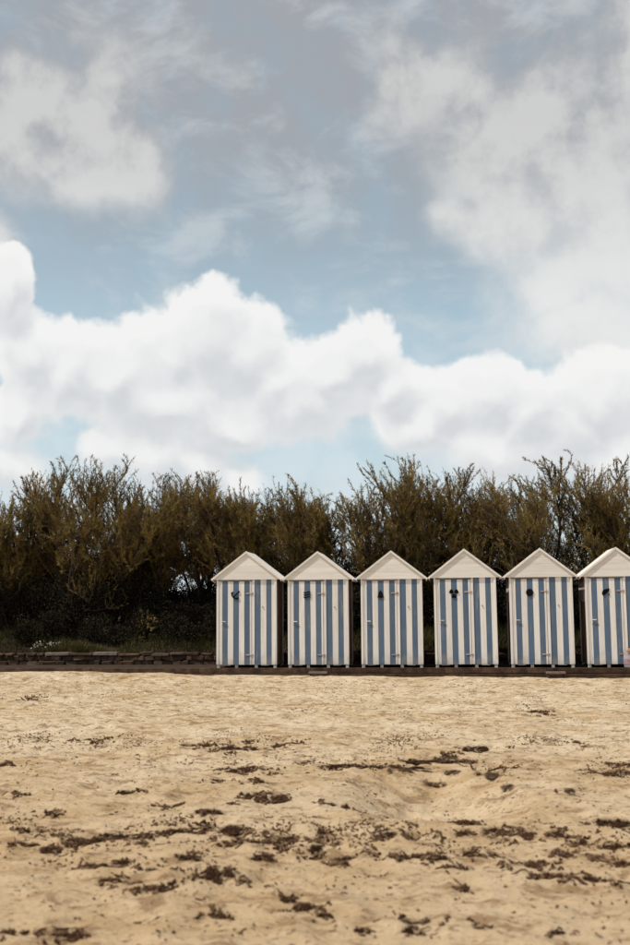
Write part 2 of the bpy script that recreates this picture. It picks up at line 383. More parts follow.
# ------------------------------------------------------------------ timber edging in front of the terrace
rng = random.Random(3)
ed = thing('timber_edging', 'low dark timber edging boards holding back the terrace above the sand', 'edging', (0, -0.22, 0))
x = -12.0
while x < 13.0:
    L = rng.choice([2.2, 2.5, 3.0])
    if abs(x+L+3.55) < 1.2: L = -3.55-x
    box('board', x+0.004, x+L-0.004, -0.028+rng.uniform(-.008, .006), 0.027, 0.118, TZ+rng.uniform(-.006, .006), 'timber', ed, 0.006)
    x += L
x = -3.50
while x < 13.0:
    L = rng.choice([2.4, 2.8])
    box('board', x+0.004, x+L-0.004, -0.075+rng.uniform(-.008, .008), 0.024, -0.12, 0.112+rng.uniform(-.008, .006), 'timber', ed, 0.006)
    x += L

# ------------------------------------------------------------------ dry stone wall
wl = thing('stone_wall', 'low dark stone wall with a few pale coping slabs beside the huts', 'wall', (0, 1.55, 0))
box('wall_core', -14, 14, 0.07, 0.28, 0.0, 0.44, 'earth', wl, 0)
def stone_mesh(seed):
    r = random.Random(seed); bm = bmesh.new(); bmesh.ops.create_cube(bm, size=1.0)
    for v in bm.verts: v.co += Vector((r.uniform(-.14, .10), r.uniform(-.12, .12), r.uniform(-.14, .12)))
    bmesh.ops.bevel(bm, geom=bm.edges[:], offset=0.13, segments=1, affect='EDGES')
    m_ = bpy.data.meshes.new('stone'); bm.to_mesh(m_); bm.free(); return m_
SM = {}
for mt in ('stone_a', 'stone_b', 'stone_c'):
    SM[mt] = []
    for s in range(6):
        m_ = stone_mesh(s+10); m_.materials.append(M[mt]); SM[mt].append(m_)
def stone(x0, x1, z0, z1, mt, y=0.0, d=0.2, name='stone'):
    o = bpy.data.objects.new(name, rng.choice(SM[mt])); COL.objects.link(o); o.parent = wl
    o.location = ((x0+x1)/2, y+d/2+rng.uniform(-.03, .02), (z0+z1)/2); o.scale = ((x1-x0)*1.08, d, (z1-z0)*1.08)
    o.rotation_euler = (rng.uniform(-.1, .1), rng.uniform(-.22, .22), rng.uniform(-.15, .15))
zc = [0.20, 0.325, 0.44]
for r_ in range(2):
    x = -9.0
    while x < 10.5:
        L = rng.uniform(0.14, 0.34) if x < -0.2 else rng.uniform(0.3, 0.5)
        stone(x, x+L-0.012, zc[r_], zc[r_+1]-0.008, rng.choices(['stone_a', 'stone_b'], [0.8, 0.2])[0], rng.uniform(-.03, .035))
        x += L
def wx(px): return on_plane(px, 655, 1.55)[0]
copes = [(-60, -30, 'stone_a'), (-30, 4, 'stone_b'), (26, 36, 'stone_a'), (37, 44, 'stone_b'), (45, 70, 'stone_c'), (93, 118, 'stone_c'), (5, 13, 'stone_b'), (17, 25, 'stone_b'), (70, 93, 'stone_b')]
x = wx(118); k = 0
for a, b_, mt in copes:
    me = box_mesh('coping_slab', wx(a)+.01, wx(b_)-.01, -0.05, 0.26, 0.445, 0.525 if mt == 'stone_c' else 0.505, 0.012, 0.008, rng)
    link('coping_slab', me, mt, wl)
while x < 10:
    L = rng.uniform(0.22, 0.55); h = rng.uniform(0.05, 0.075)
    me = box_mesh('coping_slab', x+.008, x+L-.008, -0.04+rng.uniform(-.02, .02), 0.26, 0.445, 0.445+h, 0.012, 0.010, rng)
    link('coping_slab', me, rng.choices(['stone_a', 'stone_b'], [.6, .4])[0], wl).rotation_euler = (0, rng.uniform(-.02, .02), 0); x += L+rng.choice([0, 0, .04])

# ------------------------------------------------------------------ beach huts
HB, HH, GH, HWID, DEP = 0.30, 1.91, 0.63, 1.38, 1.25     # floor height, wall height, gable height, width, depth
HW = HWID/2; EW = 0.815
def ngon(cx, cz, r, n, a0=0.0): return [(cx+r*math.cos(a0+2*math.pi*i/n), cz+r*math.sin(a0+2*math.pi*i/n)) for i in range(n)]
def emblem(kind, door):
    cx, cz, y0, y1 = -0.245, 1.63, -0.030, -0.018
    def pr(n, poly): prism(n, [(cx+a*.9, cz+b*.9) for a, b in poly], y0, y1, 'black', door)
    if kind == 'anchor':                        # tilted anchor: shank, stock, curved arms
        def rot(p, a=math.radians(-45)): return [(x*math.cos(a)-z*math.sin(a), x*math.sin(a)+z*math.cos(a)) for x, z in p]
        arc = [(0.105*math.sin(t), -0.03-0.075*math.cos(t)) for t in np.linspace(-1.25, 1.25, 11)]
        inn = [(0.075*math.sin(t), -0.03-0.045*math.cos(t)) for t in np.linspace(1.15, -1.15, 11)]
        y0a = y0
        pr('anchor_arms', rot([(x*1.05, z) for x, z in arc+inn]))
        y0 -= 0.003
        pr('anchor_shank', rot([(-0.013, -0.09), (0.013, -0.09), (0.013, 0.10), (-0.013, 0.10)]))
        y0 -= 0.003
        pr('anchor_fluke', rot([(-0.125, -0.062), (-0.060, -0.050), (-0.100, 0.012)]))
        pr('anchor_fluke', rot([(0.125, -0.062), (0.100, 0.012), (0.060, -0.050)]))
        pr('anchor_ring', rot(ngon(0, 0.108, 0.022, 10)))
    elif kind == 'waves':
        for k in (-1, 0, 1):
            t = np.linspace(-0.088, 0.088, 15)
            up = [(a, k*0.060+0.014*math.sin(a*38)+0.014) for a in t]; dn = [(a, k*0.060+0.014*math.sin(a*38)-0.014) for a in t[::-1]]
            pr('wave', up+dn)
    elif kind == 'bell':
        pr('bell', [(-0.085, -0.080), (-0.070, -0.058), (-0.058, -0.02), (-0.050, 0.030), (-0.030, 0.062), (-0.012, 0.075), (-0.010, 0.098), (0.010, 0.098), (0.012, 0.075),
                    (0.030, 0.062), (0.050, 0.030), (0.058, -0.02), (0.070, -0.058), (0.085, -0.080), (0.03, -0.085), (0.022, -0.103), (-0.022, -0.103), (-0.03, -0.085)])
    elif kind == 'propeller':
        for a, s in ((0, 1.0), (2*math.pi/3, 0.95), (-2*math.pi/3, 0.95)):
            s *= 1.06
            b = [(0, -0.012), (-0.028, -0.035), (-0.050, -0.075), (-0.046, -0.105), (-0.018, -0.116), (0.018, -0.116), (0.046, -0.105), (0.050, -0.075), (0.028, -0.035)]
            b = [(p_[0]*1.12, p_[1]) for p_ in b]
            pr('propeller_blade', [(s*(x*math.cos(a)-z*math.sin(a)), s*(x*math.sin(a)+z*math.cos(a))) for x, z in b])
    elif kind == 'ball':
        pr('disc', ngon(0, 0, 0.092, 14, 0.2))
    else:                                       # shell
        top = [(-0.085, -0.075), (-0.095, -0.03), (-0.080, 0.02), (-0.045, 0.055), (0.0, 0.072), (0.05, 0.078), (0.090, 0.085), (0.082, 0.045), (0.060, 0.010), (0.020, -0.030), (-0.02, -0.065), (-0.050, -0.092)]
        pr('shell', top); pr('shell_foot', [(0.058, -0.075), (0.066, -0.05), (0.086, -0.052), (0.088, -0.078)])

def hut(i, X, Y, rz, kind, label, rr):
    h = thing('beach_hut', label, 'beach hut', (X, Y, TZ), rz, 'striped beach huts in a row')
    h.rotation_euler = (0, rr.uniform(-.004, .004), rz); h.scale = (1, 1, 1+rr.uniform(-.006, .006))
    zb, zt = HB-TZ, HB-TZ+HH
    # feet
    for fx in (-HW+0.045, -0.235, 0.215, HW-0.045):
        for fy in (0.02, DEP-0.08):
            box('foot', fx-0.034, fx+0.034, fy, fy+0.07, -0.014, zb+0.005, 'white', h, 0.005)
    for fx in (-0.46, 0.42):
        box('cleat', fx-0.09, fx+0.09, 0.015, 0.05, zb-0.022, zb-0.003, 'white_h', h, 0.003)
    box('floor', -HW+0.01, HW-0.01, 0.03, DEP-0.01, zb, zb+0.03, 'side', h, 0)
    # side and back walls: upright boards
    for sd in (-1, 1):
        bm = bmesh.new(); n = 11; dy = (DEP-0.16)/n
        for k in range(n):
            r_ = bmesh.ops.create_cube(bm, size=1.0)
            for v in r_['verts']:
                v.co = Vector((sd*(HW-0.030+v.co.x*0.022+rr.uniform(0, .001)), 0.075+dy*(k+.5)+v.co.y*(dy-0.006), zb+HH/2+v.co.z*HH))
        me = bpy.data.meshes.new('side_wall'); bm.to_mesh(me); bm.free(); link('side_wall', me, 'side', h)
        box('side_backing', min(sd*(HW-.055), sd*(HW-.044)), max(sd*(HW-.055), sd*(HW-.044)), 0.06, DEP-.06, zb+.01, zt, 'side', h, 0)
        if sd < 0: box('side_sunlit_band', -HW+0.002, -HW+0.018, 0.075, DEP-0.085, zt-0.55, zt-0.10, 'side_pale', h, 0.003)  # added pale board standing for the sunlit part of the left wall
        box('corner_trim', min(sd*HW, sd*(HW-.06)), max(sd*HW, sd*(HW-.06)), DEP-0.085, DEP, zb-0.01, zt, 'white', h, 0.004)
        box('corner_trim', min(sd*HW, sd*(HW-.052)), max(sd*HW, sd*(HW-.052)), -0.012, 0.060, zb-0.003, zt, 'white', h, 0.005)
    box('back_wall', -HW+0.062, HW-0.062, DEP-0.05, DEP-0.02, zb, zt+0.02, 'side', h, 0)
    box('front_backing', -HW+0.055, HW-0.055, 0.038, 0.054, zb+.01, zt+0.02, 'side', h, 0)
    # front: frame and planks; the door takes the left half
    u = HWID/239.0
    X_ = lambda p: -HW+(p-66)*u
    dl, dr = X_(83), X_(206)
    box('door_frame', X_(75.2), dl-0.003, 0.002, 0.036, zb, zt-0.002, 'white', h, 0.003)
    box('door_frame', dr+0.004, X_(217.5), -0.006, 0.036, zb, zt-0.002, 'white', h, 0.003)
    for a, b_, mt in ((218, 241, 'blue'), (241, 264, 'white'), (264, 284.5, 'blue'), (284.5, 296, 'white')):
        box('plank', X_(a)+.0012, X_(b_)-.0012, 0.008+rr.uniform(-.002, .002), 0.034, zb-0.004+rr.uniform(-.006, .004), zt+.006, mt, h, 0.0025)
    box('hook', X_(250)-.012, X_(250)+.012, -0.012, 0.008, 1.335, 1.365, 'rust', h, 0.004)
    # door
    door = box('door', dl+0.004, dr-0.002, 0.018, 0.034, zb+.02, zt-0.055, 'side', h, 0)
    dz0, dz1 = zb-0.002, zt-0.045
    for a, b_, mt in ((83, 89.5, 'white'), (89.5, 110.5, 'blue'), (110.5, 133, 'white'), (133, 155, 'blue'), (155, 177, 'white'), (177, 198, 'blue'), (198, 205.5, 'white')):
        box('plank', X_(a)+.0012, X_(b_)-.0012, -0.012+rr.uniform(-.002, .002), 0.016, dz0+rr.uniform(-.003, .003), dz1, mt, door, 0.0025)
    for hz in (0.28, 1.655):
        box('hinge', X_(183), X_(208), -0.024, -0.014, hz-0.012, hz+0.012, 'rust', door, 0.003)
        box('hinge_plate', X_(206)+.002, X_(212), -0.018, -0.005, hz-0.020, hz+0.020, 'rust', door, 0.003)
    box('handle', X_(87), X_(104), -0.052, -0.034, 1.015, 1.037, 'metal', door, 0.005)
    box('handle_stem', X_(88), X_(91), -0.036, -0.012, 1.017, 1.035, 'metal', door, 0)
    box('keyhole_plate', X_(86), X_(90.5), -0.022, -0.013, 0.945, 0.990, 'metal', door, 0.004)
    emblem(kind, door)
    box('lintel', X_(72), X_(211), -0.032, 0.030, zt-0.036, zt-0.012, 'timber_pale', h, 0.004)
    # gable of level boards, butting one on the next
    gb = prism('gable', [(-EW+.05, zt+.012), (EW-.05, zt+.012), (0, zt+GH-.06)], 0.000, 0.036, 'white_h', h)
    n = 4; z0 = zt-0.006; ztop = zt+GH-0.035
    for k in range(n):
        za = z0+(ztop-z0)*k/n; zc_ = z0+(ztop-z0)*(k+1)/n-0.0008
        xa = EW*(ztop+.012-za)/(ztop-z0+.012); xb = EW*(ztop+.012-zc_)/(ztop-z0+.012)
        poly = [(-xa, za), (xa, za), (xb, zc_), (-xb, zc_)]
        prism('board', poly, -0.026+rr.uniform(-.0015, .0015), -0.002, 'white_h', gb)
    # roof slabs and barge boards
    sl = math.atan2(GH, EW); nx_, nz_ = math.sin(sl), math.cos(sl)
    th = 0.030
    for sd in (-1, 1):
        a = (0.0, zt+GH); b_ = (sd*EW, zt)
        lo = lambda p, t: (p[0]-sd*nx_*t, p[1]-nz_*t)
        prism('roof_panel', [a, b_, lo(b_, th), (0, a[1]-th/nz_)], -0.030, DEP+0.06, 'white_h', h)
        t2 = 0.046
        hi = lambda p, t: (p[0]+sd*nx_*t, p[1]+nz_*t)
        prism('barge_board', [(sd*0.0005, a[1]+.008/nz_), hi(b_, .008), lo(b_, t2-.012), (sd*0.0005, a[1]-(t2-.012)/nz_)], -0.056, -0.0305, 'white_h', h)
        e0 = lo(b_, th+.002); ex = sd*(EW-0.042)
        box('eave_board', min(ex, ex+sd*.018), max(ex, ex+sd*.018), 0.040, DEP+.05, zt-0.050, zt-0.006, 'white', h, 0.002)
    return h
EMB = [('anchor', 'striped beach hut with a tilted anchor emblem on its door', 0.00, 0.01), ('waves', 'striped beach hut with three wavy black lines on its door', -0.013, 0.0),
       ('bell', 'striped beach hut with a bell emblem on its door', -0.006, 0.004), ('propeller', 'striped beach hut with a three-bladed propeller emblem on its door', -0.012, 0.0),
       ('ball', 'striped beach hut with a plain black disc on its door', 0.0, -0.012), ('shell', 'striped beach hut with a tilted shell emblem on its door', 0.002, -0.016)]
for i, (k, lab, dx, rz) in enumerate(EMB):
    hut(i, i*1.65+dx, 0.0, rz, k, 'blue and white '+lab, random.Random(40+i))

# small timber steps standing in the sand below two huts
for (px, hutname) in ((318, 'waves'), (556, 'disc')):
    p = on_plane(px, 672.6, -0.42)
    zz = float(sand_z(p[0], -0.42)); top = p[2]+0.02-zz
    o = thing('timber_step', 'low pale timber step in the sand below the %s hut' % hutname, 'step', (p[0], -0.42, zz), 0.02)
    box('tread', -0.205, 0.205, -0.07, 0.09, top-0.045, top, 'timber_pale', o, 0.006)
    for s_ in (-0.16, 0.16): box('leg', s_-.025, s_+.025, -0.03, 0.06, -0.06, top-0.047, 'timber', o, 0.003)

# beach bag on the terrace by the last hut
p = on_plane(634, 664, -0.09)
bag = thing('beach_bag', 'pink patterned canvas beach bag with an orange towel beside the shell hut', 'bag', (p[0], -0.085, TZ-.012), 0.0)
def lathe_box(name, rings, mat, parent, n=20):
    V = []; 
    for (z, rx, ry) in rings:
        for k in range(n):
            a = 2*math.pi*k/n; c, s = math.cos(a), math.sin(a)
            V.append((rx*math.copysign(abs(c)**.6, c), ry*math.copysign(abs(s)**.6, s), z))
    F = [(r*n+k, r*n+(k+1) % n, (r+1)*n+(k+1) % n, (r+1)*n+k) for r in range(len(rings)-1) for k in range(n)]
    F += [tuple(range(n-1, -1, -1)), tuple(range((len(rings)-1)*n, len(rings)*n))]
    me = bpy.data.meshes.new(name); me.from_pydata(V, [], F)
    return link(name, me, mat, parent)
bd = lathe_box('bag_body', [(0, .18, .075), (.02, .20, .085), (.15, .215, .092), (.30, .205, .08), (.345, .21, .075), (.33, .19, .06)], 'pink', bag)
lathe_box('bag_band', [(.08, .213, .0945), (.19, .2185, .0965)], 'red', bd)
lathe_box('towel', [(.30, .12, .05), (.37, .14, .06), (.41, .11, .045), (.425, .05, .02)], 'orange', bag)
for s in (-1, 1):
    pts = [(0.12*math.cos(t), s*0.084, .30+0.13*math.sin(t)) for t in np.linspace(0, math.pi, 14)]
    V = []; F = []
    for a, b_, c in pts:
        V += [(a-.008, b_-.004, c-.008), (a+.008, b_-.004, c+.008), (a+.008, b_+.004, c+.008), (a-.008, b_+.004, c-.008)]
    for k in range(13): F += [(4*k+j, 4*k+(j+1) % 4, 4*k+4+(j+1) % 4, 4*k+4+j) for j in range(4)]
    me = bpy.data.meshes.new('bag_handle'); me.from_pydata(V, [], F); link('bag_handle', me, 'red', bag)

# ------------------------------------------------------------------ plants
def tubes(paths, radii, sides=3):
    """paths (n,k,3), radii (n,k) -> V,F quads"""
    n, k, _ = paths.shape
    T = np.gradient(paths, axis=1); T /= np.linalg.norm(T, axis=2, keepdims=True)+1e-9
    ref = np.where(np.abs(T[..., 2:3]) > 0.8, np.array([1.0, 0, 0]), np.array([0, 0, 1.0]))
    A = np.cross(T, ref); A /= np.linalg.norm(A, axis=2, keepdims=True)+1e-9
    B = np.cross(T, A)
    ang = np.arange(sides)*2*math.pi/sides
    V = paths[:, :, None, :]+radii[:, :, None, None]*(A[:, :, None, :]*np.cos(ang)[None, None, :, None]+B[:, :, None, :]*np.sin(ang)[None, None, :, None])
    idx = np.arange(n*k*sides).reshape(n, k, sides); nx_ = np.roll(idx, -1, axis=2)
    F = np.stack([idx[:, :-1], nx_[:, :-1], nx_[:, 1:], idx[:, 1:]], -1).reshape(-1, 4)
    return V.reshape(-1, 3), F

def blades(p, d, L, W_, rg, bend=0.25):
    """leaf-sized pointed blades at p along unit d (n,3): quads (diamond, folded)"""
    n = len(p)
    s = np.cross(d, rg.normal(size=(n, 3))); s /= np.linalg.norm(s, axis=1, keepdims=True)+1e-9
    up = np.cross(s, d)
    a = p; c = p+d*L[:, None]+up*(L*bend*rg.uniform(-1, 1, n))[:, None]
    m = p+d*(L*0.45)[:, None]
    V = np.stack([a, m+s*W_[:, None]*.5, c, m-s*W_[:, None]*.5], 1).reshape(-1, 3)
    F = np.arange(4*n).reshape(n, 4)
    return V, F

def unit(v): return v/(np.linalg.norm(v, axis=-1, keepdims=True)+1e-9)

def curve_paths(start, d0, up, L, k, rg, wob):
    """n paths that leave along d0 and bend towards up"""
    n = len(start); t = np.linspace(0, 1, k)[None, :, None]
    d = unit(d0[:, None, :]*(1-t*0.85)+up[:, None, :]*(t*0.85+0.12)+np.cumsum(rg.normal(size=(n, k, 3))*wob, axis=1))
    step = d*(L[:, None, None]/(k-1)); P_ = np.cumsum(step, axis=1)-step[:, :1]
    return start[:, None, :]+P_, d

def sample(paths, dirs, i, t):
    k = paths.shape[1]; f = t*(k-1); j = np.minimum(f.astype(int), k-2); fr = (f-j)[:, None]
    return paths[i, j]*(1-fr)+paths[i, j+1]*fr, unit(dirs[i, j]*(1-fr)+dirs[i, j+1]*fr)

def tamarisk(label, X, Y, top, spread, lean, seed, dens=1.0, stems=6):
    rg = np.random.default_rng(seed); z0 = float(bank_z(X, Y)); H = top-z0
    root = thing('tamarisk_tree', label, 'tree', (X, Y, z0-0.03), 0, 'row of tamarisk trees behind the huts'); top += 0.50; H += 0.50
    n = stems
    a = rg.uniform(0, 2*math.pi)+np.arange(n)*2*math.pi/n+rg.normal(size=n)*.3
    rad = rg.uniform(0.25, 0.9, n)*spread
    d0 = unit(np.stack([np.cos(a)*rad, np.sin(a)*rad*.75, np.full(n, 1.1)], 1))
    st = np.stack([np.cos(a)*.10, np.sin(a)*.10, np.zeros(n)], 1)
    P1, D1 = curve_paths(st, d0, np.tile(unit(np.array([[lean, 0, 1.0]])), (n, 1)), H*rg.uniform(.55, .72, n), 12, rg, .09)
    # limbs
    m = n*16; i = np.repeat(np.arange(n), 16); t = rg.uniform(.22, 1.0, m)
    s, d = sample(P1, D1, i, t)
    out = unit(rg.normal(size=(m, 3))*np.array([1, .8, .35])+np.array([0, 0, .15])); 
    d2 = unit(d*.55+out*spread*.8)
    L2 = H*rg.uniform(.16, .34, m)*(1.15-.45*t)
    P2, D2 = curve_paths(s, d2, np.tile(unit(np.array([[lean*1.3, 0, .9]])), (m, 1)), L2, 8, rg, .13)
    # shoots
    q = 13; m3 = m*q; i3 = np.repeat(np.arange(m), q); t3 = rg.uniform(.15, 1.0, m3)
    s3, dd = sample(P2, D2, i3, t3)
    hz = (s3[:, 2]/H)
    d3 = unit(dd*.6+unit(rg.normal(size=(m3, 3))*np.array([1, 1, .5])+np.array([0, 0, .35]))*.8)
    upv = unit(np.stack([lean*1.2+rg.normal(size=m3)*.28, rg.normal(size=m3)*.2, np.full(m3, .75)], 1))
    L3 = H*rg.uniform(.07, .19, m3)*np.where(rg.random(m3) < .04, 1.3, 1.0)
    P3, D3 = curve_paths(s3, d3, upv, L3, 6, rg, .13)
    zc_ = H*.90; P3[..., 2] = np.where(P3[..., 2] > zc_, zc_+(P3[..., 2]-zc_)*.45, P3[..., 2])      # a rounded, even crown top
    P2[..., 2] = np.where(P2[..., 2] > zc_, zc_+(P2[..., 2]-zc_)*.45, P2[..., 2])
    low = P3[:, 0, 2] < .12
    P3 = P3[~low]; D3 = D3[~low]; L3 = L3[~low]; m3 = len(P3)
    wv = np.concatenate([(np.linspace(.055, .026, 12)[None]*rg.uniform(.7, 1.25, (n, 1)))])
    V1, F1 = tubes(P1, wv, 7); V2, F2 = tubes(P2, np.tile(np.linspace(.017, .006, 8), (m, 1))*rg.uniform(.6, 1.3, (m, 1)), 4)
    link('trunk', np_mesh('trunk', np.vstack([V1, V2]), np.vstack([F1, F2+len(V1)])), 'bark', root)
    V3, F3 = tubes(P3, np.tile(np.linspace(.0055, .0022, 6), (m3, 1)), 3)
    # leaf sprays: leafier low on the shoot and in the middle of the crown
    cl = np.clip(rg.normal(.9, .35, m)[i3[~low]]*1.0, .05, 1.6)
    hh = P3[:, -1, 2]/H
    leafy = cl*np.clip(1.3-.15*np.clip((hh-.70)/.42, 0, 1), .8, 1.5)
    cnt = rg.poisson(56*dens**.6*leafy)
    ii = np.repeat(np.arange(m3), cnt); N = len(ii)
    tt = rg.beta(1.2, 1.1, N)
    ps, ds = sample(P3, D3, ii, tt)
    dl = unit(ds*.95+rg.normal(size=(N, 3))*.42)
    VL, FL = blades(ps, dl, rg.uniform(.05, .12, N), rg.uniform(.008, .017, N), rg)
    mi = np.concatenate([np.zeros(len(F3), int), np.ones(len(FL), int)])
    link('crown', np_mesh('crown', np.vstack([V3, VL]), np.vstack([F3, FL+len(V3)]), mi), ['twig', 'leaf'], root)
    return root

# each tree named by what it stands beside or behind
TREES = [(-9.1, 4.3, 5.05, 1.0, 0.0, 'tamarisk at the far end of the row, above the wall of rough dark stones', 1.0),
         (-7.25, 3.9, 5.10, 0.85, 0.05, 'twiggy brown-topped tamarisk beside a notch of open sky in the row', 1.0),
         (-5.05, 3.6, 5.60, 1.05, 0.0, 'tall fan-shaped tamarisk above the white flowers on the wall', 1.1),
         (-3.45, 4.5, 5.15, 0.9, 0.05, 'loose tamarisk above the patch of sunlit leaves', 0.9),
         (-2.05, 4.9, 5.20, 0.85, -0.05, 'thin tamarisk with sky showing through, next to the anchor hut', 0.62),
         (-0.45, 4.0, 5.05, 0.95, -0.15, 'full olive tamarisk behind the anchor hut', 1.15),
         (1.25, 4.2, 5.08, 0.95, -0.22, 'olive tamarisk with shoots swept sideways behind the waves hut', 1.05),
         (3.35, 3.8, 5.50, 0.95, -0.10, 'tall bushy tamarisk behind the bell hut', 1.15),
         (4.95, 4.4, 5.10, 0.9, 0.0, 'olive tamarisk behind the propeller hut', 0.95),
         (6.75, 4.0, 5.28, 1.15, -0.16, 'broad tamarisk with bare crooked limbs behind the disc hut', 0.85),
         (9.05, 3.9, 5.20, 0.9, 0.05, 'dense tamarisk behind the shell hut', 1.15),
         (10.9, 4.4, 5.30, 1.0, 0.0, 'tamarisk closing the row past the shell hut', 1.0)]
for i, (X, Y, top, sp, lean, lab, dn) in enumerate(TREES):
    tamarisk(lab, X, Y, top, sp, lean, 100+i, dn)

def bush(name, label, X, Y, rx, ry, h, n, seed, mat, group=None, leafL=(.05, .11), leafW=(.02, .04), cat='shrub'):
    rg = np.random.default_rng(seed); z0 = float(bank_z(X, Y))
    root = thing(name, label, cat, (X, Y, z0-.02), 0, group)
    k = 26
    a = rg.uniform(0, 2*math.pi, k); rr = np.sqrt(rg.random(k))
    d0 = unit(np.stack([np.cos(a)*rr*rx, np.sin(a)*rr*ry, np.full(k, h*.45)], 1))
    P1, D1 = curve_paths(np.stack([np.cos(a)*.2*rx, np.sin(a)*.2*ry, np.zeros(k)], 1), d0, np.tile(np.array([[0, 0, 1.0]]), (k, 1)), h*rg.uniform(.55, 1.0, k), 8, rg, .12)
    V1, F1 = tubes(P1, np.tile(np.linspace(.016, .004, 8), (k, 1)), 4)
    link('stem', np_mesh('stem', V1, F1), 'bark', root)
    # leaves in clumps through an uneven rounded volume
    nc = 120
    c = rg.normal(size=(nc, 3)); c = unit(c)*(rg.random((nc, 1))**.45)
    C_ = np.stack([c[:, 0]*rx, c[:, 1]*ry, h*.5+c[:, 2]*h*.5*rg.uniform(.82, 1.06, nc)], 1)
    C_[:, 2] = np.maximum(C_[:, 2], .05)
    ii = rg.integers(0, nc, n)
    p = C_[ii]+rg.normal(size=(n, 3))*np.array([rx, ry, h*.5])*.14
    p[:, 2] = np.maximum(p[:, 2], .03)
    d = unit(rg.normal(size=(n, 3))+np.array([0, 0, .8])+unit(p-np.array([0, 0, h*.4]))*.5)
    V, F_ = blades(p, d, rg.uniform(*leafL, n), rg.uniform(*leafW, n), rg)
    link('foliage', np_mesh('foliage', V, F_), mat, root)
    return root
def near_hut(x):
    n_ = ('anchor', 'waves', 'bell', 'propeller', 'disc', 'shell')
    if x < -4.2: return 'above the stone wall beneath the fan-shaped tamarisk'
    if x < -1.0: return 'above the stone wall next to the anchor hut'
    return 'behind the %s hut' % n_[max(0, min(5, int(round(x/1.65))))]
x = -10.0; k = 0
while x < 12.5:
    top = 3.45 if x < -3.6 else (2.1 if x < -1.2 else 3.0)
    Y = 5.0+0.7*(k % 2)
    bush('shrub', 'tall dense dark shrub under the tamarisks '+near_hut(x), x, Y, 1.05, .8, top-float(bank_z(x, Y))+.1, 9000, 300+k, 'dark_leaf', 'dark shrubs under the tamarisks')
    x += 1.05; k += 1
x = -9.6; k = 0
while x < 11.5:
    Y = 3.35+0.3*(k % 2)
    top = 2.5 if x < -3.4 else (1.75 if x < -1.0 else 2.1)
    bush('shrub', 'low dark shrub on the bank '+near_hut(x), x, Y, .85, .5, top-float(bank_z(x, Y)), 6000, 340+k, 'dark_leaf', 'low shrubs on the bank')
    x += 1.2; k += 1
for k, (x, Y, hh_) in enumerate(((-6.1, 2.5, .62), (-5.6, 2.9, .9), (-4.3, 2.7, .75), (-3.75, 2.45, .5), (-3.2, 2.85, .85), (-2.3, 2.6, .8), (-1.75, 2.4, .55), (-1.25, 2.8, .8))):
    bush('shrub', 'knee-high dark bramble on the bank right above the stone wall', x, Y, .42, .28, hh_, 2200, 420+k, 'dark_leaf', 'brambles above the stone wall', (.04, .09), (.02, .04))
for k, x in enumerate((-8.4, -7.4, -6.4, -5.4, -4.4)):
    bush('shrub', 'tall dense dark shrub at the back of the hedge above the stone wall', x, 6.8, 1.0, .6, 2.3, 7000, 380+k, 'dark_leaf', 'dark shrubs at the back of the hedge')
p = on_plane(145, 619, 2.6)
bush('bush', 'patch of sunlit leaves made as a small pale bush on the dark bank above the wall', p[0], 2.75, .32, .2, 0.78, 230, 77, 'lit_leaf', None, (.07, .13), (.04, .07), 'bush')

# white flowers on the wall top
p = on_plane(45, 643, 1.95); rg = np.random.default_rng(9)
fl = thing('flowering_plant', 'small plant with white flowers growing on top of the stone wall', 'plant', (p[0], 1.95, .45))
n = 46; a = rg.uniform(-.42, .42, n); b = rg.uniform(-.06, .06, n)
P1, D1 = curve_paths(np.stack([a*.5, b, np.zeros(n)], 1), unit(np.stack([a*1.5, b, np.full(n, .3)], 1)), np.tile(np.array([[0, 0, 1.0]]), (n, 1)), rg.uniform(.20, .36, n), 5, rg, .12)
V1, F1 = tubes(P1, np.tile(np.linspace(.004, .002, 5), (n, 1)), 3)
ii = rg.integers(0, n, 500); ps, ds = sample(P1, D1, ii, rg.random(500)*.85)
VL, FL = blades(ps, unit(ds+rg.normal(size=(500, 3))*.8), rg.uniform(.03, .07, 500), rg.uniform(.01, .02, 500), rg)
link('stems', np_mesh('stems', np.vstack([V1, VL]), np.vstack([F1, FL+len(V1)])), 'grass', fl)
tp = np.repeat(P1[:, -1], 7, axis=0)
VL, FL = blades(tp, unit(rg.normal(size=(len(tp), 3))+np.array([0, -.5, .4])), rg.uniform(.018, .034, len(tp)), rg.uniform(.016, .026, len(tp)), rg)
link('petals', np_mesh('petals', VL, FL), 'petal', fl)

# grass over the bank
rg = np.random.default_rng(21); n = 60000
gx = rg.uniform(-10, 11.5, n); gy = 1.9+rg.beta(1.1, 1.8, n)*2.6
keep = fbm(gx*1.3, gy*1.8, 3)+rg.normal(size=n)*.08 > .36
gx, gy = gx[keep], gy[keep]
lip = rg.uniform(-10, 11, 9000); lip = lip[fbm(lip*1.6, lip*0+3.3, 3) > .42]                 # tufts hanging over the wall
gx = np.concatenate([gx, lip]); gy = np.concatenate([gy, rg.uniform(1.72, 1.9, len(lip))]); n = len(gx); gz = bank_z(gx, gy)
tall = .08+.42*np.clip(fbm(gx*1.1+30, gy*1.1, 3)*2.2-.62, 0, 1)
d = unit(np.stack([rg.normal(size=n)*.4, rg.normal(size=n)*.3-np.where(gy < 1.9, .75, .12), np.ones(n)], 1))
V, F_ = blades(np.stack([gx, gy, gz-.01], 1), d, tall*rg.uniform(.6, 1.3, n), rg.uniform(.008, .018, n), rg, .35)
tag(link('grass', np_mesh('grass', V, F_), 'grass'), 'rough dark green grass covering the bank above the wall', 'grass', kind='stuff')

